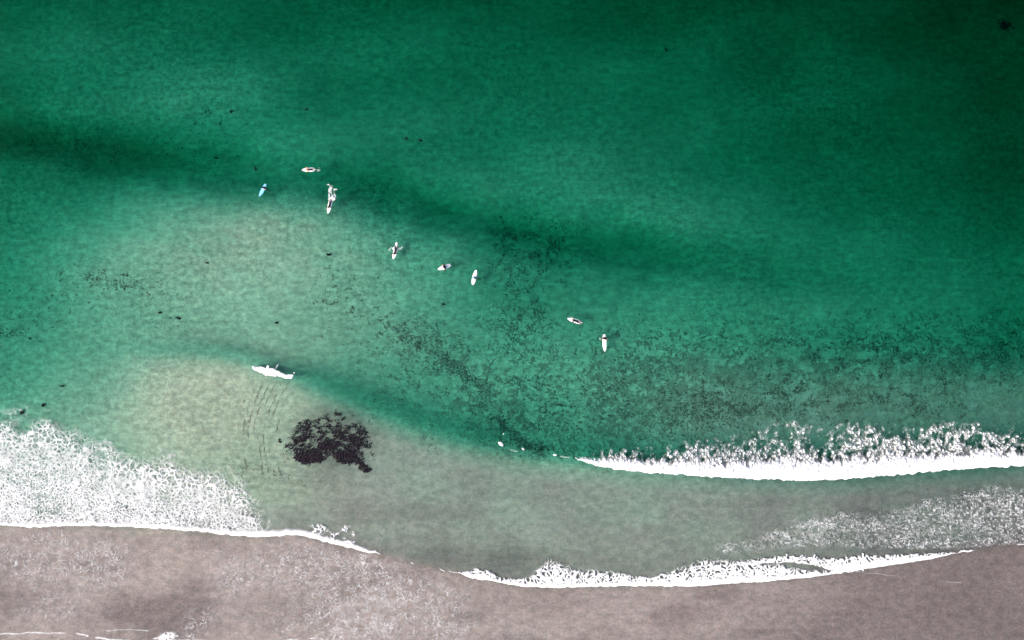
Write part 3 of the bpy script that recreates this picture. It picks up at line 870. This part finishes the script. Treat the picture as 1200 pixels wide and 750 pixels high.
# ------------------------------------------------------------------ surfboards and surfers
def make_board(name, L, Wd, mat, label, railmat=None, pad=True):
    """nose along +Y, origin at the middle on the water line"""
    n, m = 33, 20
    vs_, fs = [], []
    for i in range(n):
        t = i / (n - 1); y = (t - 0.5) * L
        s = 2 * t - 1
        wdt = Wd / 2 * (max(0.0, 1 - abs(s) ** (3.0 if s < 0 else 2.3))) ** (0.62 if s > 0 else 0.5)
        wdt = max(wdt, 0.012)
        rock = 0.10 * max(0, s) ** 3 + 0.03 * max(0, -s) ** 3
        th = 0.045 * (1 - 0.55 * abs(s) ** 3)
        for j in range(m):
            a = 2 * math.pi * j / m
            cx = math.copysign(abs(math.cos(a)) ** 0.7, math.cos(a)); sz = math.copysign(abs(math.sin(a)) ** 0.8, math.sin(a))
            vs_.append((wdt * cx, y, 0.03 + rock + th * sz))
    for i in range(n - 1):
        for j in range(m):
            fs.append((i * m + j, i * m + (j + 1) % m, (i + 1) * m + (j + 1) % m, (i + 1) * m + j))
    fs.append(tuple(range(m - 1, -1, -1))); fs.append(tuple((n - 1) * m + j for j in range(m)))
    me = bpy.data.meshes.new(name); me.from_pydata(vs_, [], fs); me.update()
    for p in me.polygons: p.use_smooth = True
    me.materials.append(mat)
    if railmat:
        me.materials.append(railmat)
        for p in me.polygons:
            if len(p.vertices) == 4 and (p.index % m) in (0, 1, 2, m - 1, m - 2, m // 2, m // 2 + 1, m // 2 - 1, m // 2 - 2, m // 2 - 3): p.material_index = 1
    o = bpy.data.objects.new(name, me); col.objects.link(o)
    tag(o, label, "surfboard", "surfboards on the water")
    # fins
    for fx, fy in ((0, -L * 0.5 + 0.16), (-0.15, -L * 0.5 + 0.30), (0.15, -L * 0.5 + 0.30)):
        f = bpy.data.meshes.new("fin")
        prof = [(0, 0), (0.10, 0), (0.045, -0.09), (-0.005, -0.115), (0.005, -0.06)]
        vv = [(-0.004, a, b) for a, b in prof] + [(0.004, a, b) for a, b in prof]
        k = len(prof)
        ff = [tuple(range(k)), tuple(range(2 * k - 1, k - 1, -1))] + [(i, (i + 1) % k, k + (i + 1) % k, k + i) for i in range(k)]
        f.from_pydata(vv, [], ff); f.update(); f.materials.append(M_FIN)
        fo = bpy.data.objects.new("fin", f); fo.location = (fx, fy, -0.005); fo.parent = o; col.objects.link(fo)
    # leash, a thin cord trailing from the tail
    pts = [Vector((0.02, -L * 0.5 + 0.08, 0.07)), Vector((0.10, -L * 0.5 - 0.10, 0.03)), Vector((0.28, -L * 0.5 - 0.22, -0.04)), Vector((0.22, -L * 0.5 - 0.05, -0.10))]
    vv, ff = [], []
    for i, p in enumerate(pts):
        for j in range(5):
            a = 2 * math.pi * j / 5
            vv.append((p.x + 0.006 * math.cos(a), p.y + 0.004 * math.cos(a), p.z + 0.006 * math.sin(a)))
    for i in range(len(pts) - 1):
        for j in range(5):
            ff.append((i * 5 + j, i * 5 + (j + 1) % 5, (i + 1) * 5 + (j + 1) % 5, (i + 1) * 5 + j))
    lm = bpy.data.meshes.new("leash"); lm.from_pydata(vv, [], ff); lm.update(); lm.materials.append(M_FIN)
    lo = bpy.data.objects.new("leash", lm); lo.parent = o; col.objects.link(lo)
    return o


def hand(J, E, R, palm, d, side, up):
    """palm joint plus five unequal bent fingers; d = pointing direction, side = thumb side"""
    d = Vector(d).normalized(); side = Vector(side).normalized(); up = Vector(up).normalized()
    p = J[palm]
    k = len(J); J.append(p + d * 0.075); R.append((0.034, 0.018)); E.append((palm, k))
    for q, (off, ln) in enumerate(((-0.028, 0.055), (-0.010, 0.072), (0.010, 0.078), (0.028, 0.070))):
        a = len(J)
        J.append(J[k] + side * off + d * 0.02); R.append((0.0095, 0.0095)); E.append((k, a))
        J.append(J[a] + d * ln * 0.55 - up * 0.006); R.append((0.009, 0.009)); E.append((a, a + 1))
        J.append(J[a + 1] + d * ln * 0.4 - up * 0.02); R.append((0.0075, 0.0075)); E.append((a + 1, a + 2))
    a = len(J)
    J.append(p + side * 0.035 + d * 0.025); R.append((0.012, 0.012)); E.append((palm, a))
    J.append(J[a] + side * 0.03 + d * 0.03 - up * 0.008); R.append((0.010, 0.010)); E.append((a, a + 1))


def skeleton(pose):
    J, E, R = [], [], []

    def add(p, r, parent=None):
        J.append(Vector(p)); R.append(r if isinstance(r, tuple) else (r, r))
        if parent is not None: E.append((parent, len(J) - 1))
        return len(J) - 1
    head = None
    if pose == "prone":
        pel = add((0, -0.10, 0.17), (0.15, 0.10))
        wa = add((0, 0.08, 0.18), (0.13, 0.095), pel)
        ch = add((0, 0.30, 0.23), (0.16, 0.11), wa)
        sh = add((0, 0.44, 0.28), (0.12, 0.085), ch)
        nk = add((0, 0.54, 0.34), 0.055, sh)
        hb = add((0, 0.60, 0.40), (0.075, 0.085), nk)
        hm = add((0, 0.64, 0.47), (0.082, 0.095), hb)
        ht = add((0, 0.65, 0.545), (0.062, 0.07), hm)
        add((0, 0.745, 0.455), 0.016, hm)
        head = (J[hm].copy(), Vector((0, 0.25, 1)).normalized(), Vector((0, 1, -0.2)))
        for s in (-1, 1):
            add((s * 0.088, 0.62, 0.465), 0.016, hm)
            hp = add((s * 0.10, -0.20, 0.165), (0.095, 0.09), pel)
            kn = add((s * 0.13, -0.58, 0.15), 0.062, hp)
            cf = add((s * 0.14, -0.74, 0.16), 0.058, kn)
            an = add((s * 0.15, -0.98, 0.16), 0.036, cf)
            add((s * 0.155, -1.10, 0.145), (0.042, 0.028), an)
            add((s * 0.155, -1.20, 0.15), (0.036, 0.016), len(J) - 1)
            sj = add((s * 0.19, 0.45, 0.27), 0.062, sh)
            fwd = 0.22 if s > 0 else -0.10
            el = add((s * 0.40, 0.47 + fwd * 0.5, 0.20), 0.043, sj)
            wr = add((s * 0.47, 0.50 + fwd * 1.3, 0.02), 0.028, el)
            hand(J, E, R, wr, (s * 0.15, 0.35 if s > 0 else -0.4, -0.8), (-s * 0.3, 1, 0), (s, 0, 0))
    else:
        lean = 0.16 if pose == "sit" else 0.06
        pel = add((0, 0, 0.19), (0.16, 0.12))
        wa = add((0, lean * 0.4, 0.36), (0.135, 0.10), pel)
        ch = add((0, lean, 0.54), (0.165, 0.115), wa)
        sh = add((0, lean * 1.2, 0.66), (0.12, 0.085), ch)
        nk = add((0, lean * 1.3, 0.75), 0.055, sh)
        hb = add((0, lean * 1.5, 0.82), (0.075, 0.085), nk)
        hm = add((0, lean * 1.6, 0.90), (0.082, 0.095), hb)
        ht = add((0, lean * 1.5, 0.975), (0.062, 0.07), hm)
        add((0, lean * 1.6 + 0.105, 0.885), 0.016, hm)
        head = (J[hm].copy(), Vector((0, -0.1, 1)).normalized(), Vector((0, 1, 0)))
        for s in (-1, 1):
            add((s * 0.088, lean * 1.4, 0.895), 0.016, hm)
            if pose == "sit":
                hp = add((s * 0.12, 0.06, 0.18), (0.10, 0.10), pel)
                kn = add((s * 0.44, 0.30, 0.12), 0.066, hp)
                cf = add((s * 0.47, 0.27, -0.06), 0.058, kn)
                an = add((s * 0.47, 0.22, -0.30), 0.037, cf)
                f0 = add((s * 0.475, 0.30, -0.37), (0.042, 0.028), an)
                add((s * 0.48, 0.40, -0.40), (0.036, 0.018), f0)
                hd = (s * 0.30, 0.26, 0.235)
            else:                                   # side-saddle, legs over the +X rail
                hp = add((0.10, s * 0.10, 0.18), (0.10, 0.10), pel)
                kn = add((0.58, s * 0.13, 0.15), 0.066, hp)
                cf = add((0.70, s * 0.12, 0.03), 0.060, kn)
                an = add((0.90, s * 0.10, -0.13), 0.040, cf)
                f0 = add((0.98, s * 0.10, -0.17), (0.042, 0.028), an)
                add((1.07, s * 0.10, -0.19), (0.036, 0.018), f0)
                hd = (0.26, s * 0.19, 0.26)
            sj = add((s * 0.19, lean, 0.635), 0.062, sh)
            el = add((s * 0.27 + (0.05 if pose != "sit" else 0), lean - 0.02 + (0 if pose == "sit" else s * 0.02), 0.40), 0.044, sj)
            wr = add(hd if pose == "sit" else (0.18 if s > 0 else -0.24, 0.12 if s > 0 else -0.10, 0.27 if s > 0 else 0.16), 0.028, el)
            hand(J, E, R, wr, (s * 0.35, 0.8, -0.35), (-s, 0.25, 0), (0, 0, 1))
    return J, E, R, head


def make_person(pose, label, hair, board, y_off, suit=M_SUIT, top=None, scale=1.0, side=1):
    J, E, R, head = skeleton(pose)
    me = bpy.data.meshes.new("person_base")
    me.from_pydata([tuple(j) for j in J], E, [])
    tmp = bpy.data.objects.new("person_base", me); col.objects.link(tmp)
    sk = tmp.modifiers.new("skin", 'SKIN'); sk.use_smooth_shade = True
    sv = me.skin_vertices[0].data
    for i, r in enumerate(R):
        sv[i].radius = r
    sv[0].use_root = True
    sub = tmp.modifiers.new("sub", 'SUBSURF'); sub.levels = 1; sub.render_levels = 1
    dg = bpy.context.evaluated_depsgraph_get()
    body = bpy.data.meshes.new_from_object(tmp.evaluated_get(dg))
    bpy.data.objects.remove(tmp); bpy.data.meshes.remove(me)
    body.name = "person"
    body.materials.clear()
    for mm in (suit, M_SKIN, top or suit): body.materials.append(mm)
    Jn = np.array([tuple(j) for j in J])
    # which joints are bare skin (head, hands, feet) and which wear the top
    skin_j = set()
    hp_, hu, hf = head
    for i, j in enumerate(J):
        if (j - hp_).length < 0.14 or R[i][0] < 0.031: skin_j.add(i)
    top_j = set() if not top else ({3, 4} if pose == "prone" else set(range(1, 5)))
    if top:
        for i, j in enumerate(J):
            if i not in skin_j and (0.04 < R[i][0] < 0.0645) and (j.y > 0.3 if pose == "prone" else j.z > 0.35): top_j.add(i)
    for p in body.polygons:
        c = np.array(p.center)
        i = int(np.argmin(((Jn - c) ** 2).sum(1)))
        p.material_index = 1 if i in skin_j else (2 if i in top_j else 0)
        p.use_smooth = True
    o = bpy.data.objects.new("person", body); col.objects.link(o)
    tag(o, label, "person", "surfers waiting and paddling on the green water")
    # hair: a cap over crown, back and sides of the head
    vv, ff = [], []
    fwd = hf.normalized(); upv = hu; sid = fwd.cross(upv).normalized()
    fwd = upv.cross(sid).normalized()
    nr, ns = 7, 16
    rr = random.Random(len(label))
    for i in range(nr):
        for j in range(ns):
            az = 2 * math.pi * j / ns
            back = 0.5 - 0.5 * math.cos(az)          # az 0 = front
            pol = (i / (nr - 1)) * (0.95 + 0.95 * back)
            r = 1.0 + 0.04 * rr.uniform(-1, 1)
            p = hp_ + upv * (0.005 + 0.104 * r * math.cos(pol)) + fwd * (0.106 * r * math.sin(pol) * math.cos(az) - 0.008) + sid * (0.096 * r * math.sin(pol) * math.sin(az))
            vv.append(tuple(p))
    for i in range(nr - 1):
        for j in range(ns):
            ff.append((i * ns + j, i * ns + (j + 1) % ns, (i + 1) * ns + (j + 1) % ns, (i + 1) * ns + j))
    hm_ = bpy.data.meshes.new("hair"); hm_.from_pydata(vv, [], ff); hm_.update()
    for p in hm_.polygons: p.use_smooth = True
    hm_.materials.append(HAIRC[hair])
    ho = bpy.data.objects.new("hair", hm_); ho.parent = o; col.objects.link(ho)
    # placed on the board
    o.rotation_euler = (0, 0, board.rotation_euler.z)
    o.scale = (scale * side, scale, scale)
    off = Matrix.Rotation(board.rotation_euler.z, 3, 'Z') @ Vector((0, y_off, -0.02))
    o.location = board.location + off
    return o


def put_board(nose, tail, mat, label, rail=None, wd=0.64):
    (nu, nv), (tu, tv) = nose, tail
    cu, cv = (nu + tu) / 2, (nv + tv) / 2
    L = math.hypot(nu - tu, nv - tv) * S
    b = make_board("surfboard", L, wd, mat, label, rail)
    x, y = W(cu, cv)
    b.location = (float(x), float(y), float(water_h(cu, cv)) + 0.015)
    b.rotation_euler = (0, 0, math.atan2(-(nv - tv), nu - tu) - math.pi / 2)
    return b


b1 = put_board((304, 230.6), (311.8, 215.4), M_BOARDB, "pale blue surfboard with cyan rails, the leftmost board", M_RAILB)
make_person("side", "person in black wetsuit sitting sideways on the pale blue surfboard", "black", b1, -0.42, side=-1)
b2 = put_board((354.4, 199.4), (370.2, 198.8), M_BOARD, "white surfboard pointing left under the orange clad surfer")
make_person("prone", "person in orange top and black wetsuit lying on a white surfboard", "fair", b2, -0.22, top=M_ORANGE, scale=0.88)
b3 = put_board((384.4, 250.4), (388.2, 232.5), M_BOARD, "white surfboard ahead of the long white splash trail")
make_person("prone", "person in black wetsuit paddling with a long white splash behind", "black", b3, -0.28, scale=0.97)
b4 = put_board((460.9, 304.0), (465.4, 286.8), M_BOARD, "white surfboard under the paddler with both arms spread")
make_person("prone", "person in black wetsuit with red brown hair paddling, arms spread wide", "red", b4, -0.22)
b5 = put_board((513.0, 315.8), (528.4, 310.4), M_BOARD, "short white surfboard slanting under the upright black clad sitter")
make_person("sit", "person in black wetsuit straddling the short slanting white surfboard", "black", b5, -0.22, scale=1.15)
b6 = put_board((558.0, 316.2), (553.9, 334.0), M_BOARD, "white surfboard carrying the sitter in the blue top")
make_person("side", "person in blue top with black legs hanging over the right rail", "brown", b6, -0.05, top=M_BLUE)
b7 = put_board((664.9, 373.0), (682.4, 378.6), M_BOARD, "white surfboard under the fair haired paddler at right")
make_person("prone", "person in black wetsuit with fair hair paddling left, second surfer from the right", "fair", b7, -0.17)
b8 = put_board((708.7, 412.2), (708.1, 391.4), M_BOARD, "long white surfboard pointing straight to shore, the rightmost board")
make_person("sit", "person in black wetsuit sitting on the tail of the rightmost surfboard", "black", b8, -0.86, scale=1.15)


# splashes round the surfers
def splash(name, label, box, f, seed):
    return foam_sheet(name, label, box, f, step=0.4, lift=0.03, relief=0.16, seed=seed)


splash("splash", "long white splash trail behind the kicking surfer", (378, 400, 212, 242),
       lambda u, v: np.clip(sstep(0.3, 0.75, gauss(u, v, 389.5, 233.3, 3.6, 2.0, -15) + gauss(u, v, 387.6, 227, 2.2, 4.0) * 0.9 + gauss(u, v, 391.4, 228.6, 2.0, 1.8) * .8 + gauss(u, v, 392.5, 222.5, 2.6, 1.2, -15) * .85
                                  + gauss(u, v, 387.6, 220.5, 1.8, 2.0) * .75 + gauss(u, v, 387, 216.8, 3.2, 0.7, 10) * .8) * sstep(0.28, 0.66, fbm(u / 2.0, v / 2.0, 2001, 3)) * lin([(214, .8), (230, .95), (236, 1)])(v), 0, 1), 20)
splash("splash", "small faint wake at the feet of the orange clad surfer", (366, 380, 194, 206),
       lambda u, v: 0.38 * sstep(0.3, 0.8, gauss(u, v, 373, 199.6, 2.2, 1.2) + 0.6 * gauss(u, v, 374.5, 196.5, 0.9, 0.8)) * (0.4 + 0.8 * fbm(u / 2, v / 2, 2003, 2)), 21)
splash("splash", "white splash round the paddler with both arms spread", (452, 476, 280, 304),
       lambda u, v: np.clip(sstep(0.35, 0.8, gauss(u, v, 465.0, 286.5, 1.5, 2.6, 8) + gauss(u, v, 461.4, 291.3, 1.3, 1.5)) * 0.95
                            + 0.45 * sstep(0.4, 0.8, gauss(u, v, 457.5, 291.5, 0.7, 3.2, 42) + gauss(u, v, 469, 291.5, 2.2, 1.2, -20) + 0.8 * gauss(u, v, 471.5, 289.3, 0.8, 0.7)) * (0.4 + 0.8 * fbm(u / 2, v / 2, 2005, 2)), 0, 1), 22)
splash("splash", "white kick splash at the feet of the right hand paddler", (670, 688, 370, 386),
       lambda u, v: np.clip(sstep(0.4, 0.8, gauss(u, v, 680.0, 377.6, 2.4, 1.5, 20)) + 0.35 * sstep(0.4, 0.8, gauss(u, v, 674, 378.2, 2.4, 0.6, 18)), 0, 1) * (0.6 + 0.6 * fbm(u / 2, v / 2, 2007, 2)), 23)
splash("splash", "faint ripple beside the sitter on the rightmost surfboard", (699, 708, 392, 402),
       lambda u, v: 0.4 * sstep(0.4, 0.8, gauss(u, v, 703.5, 397, 1.3, 0.8, 25)), 24)
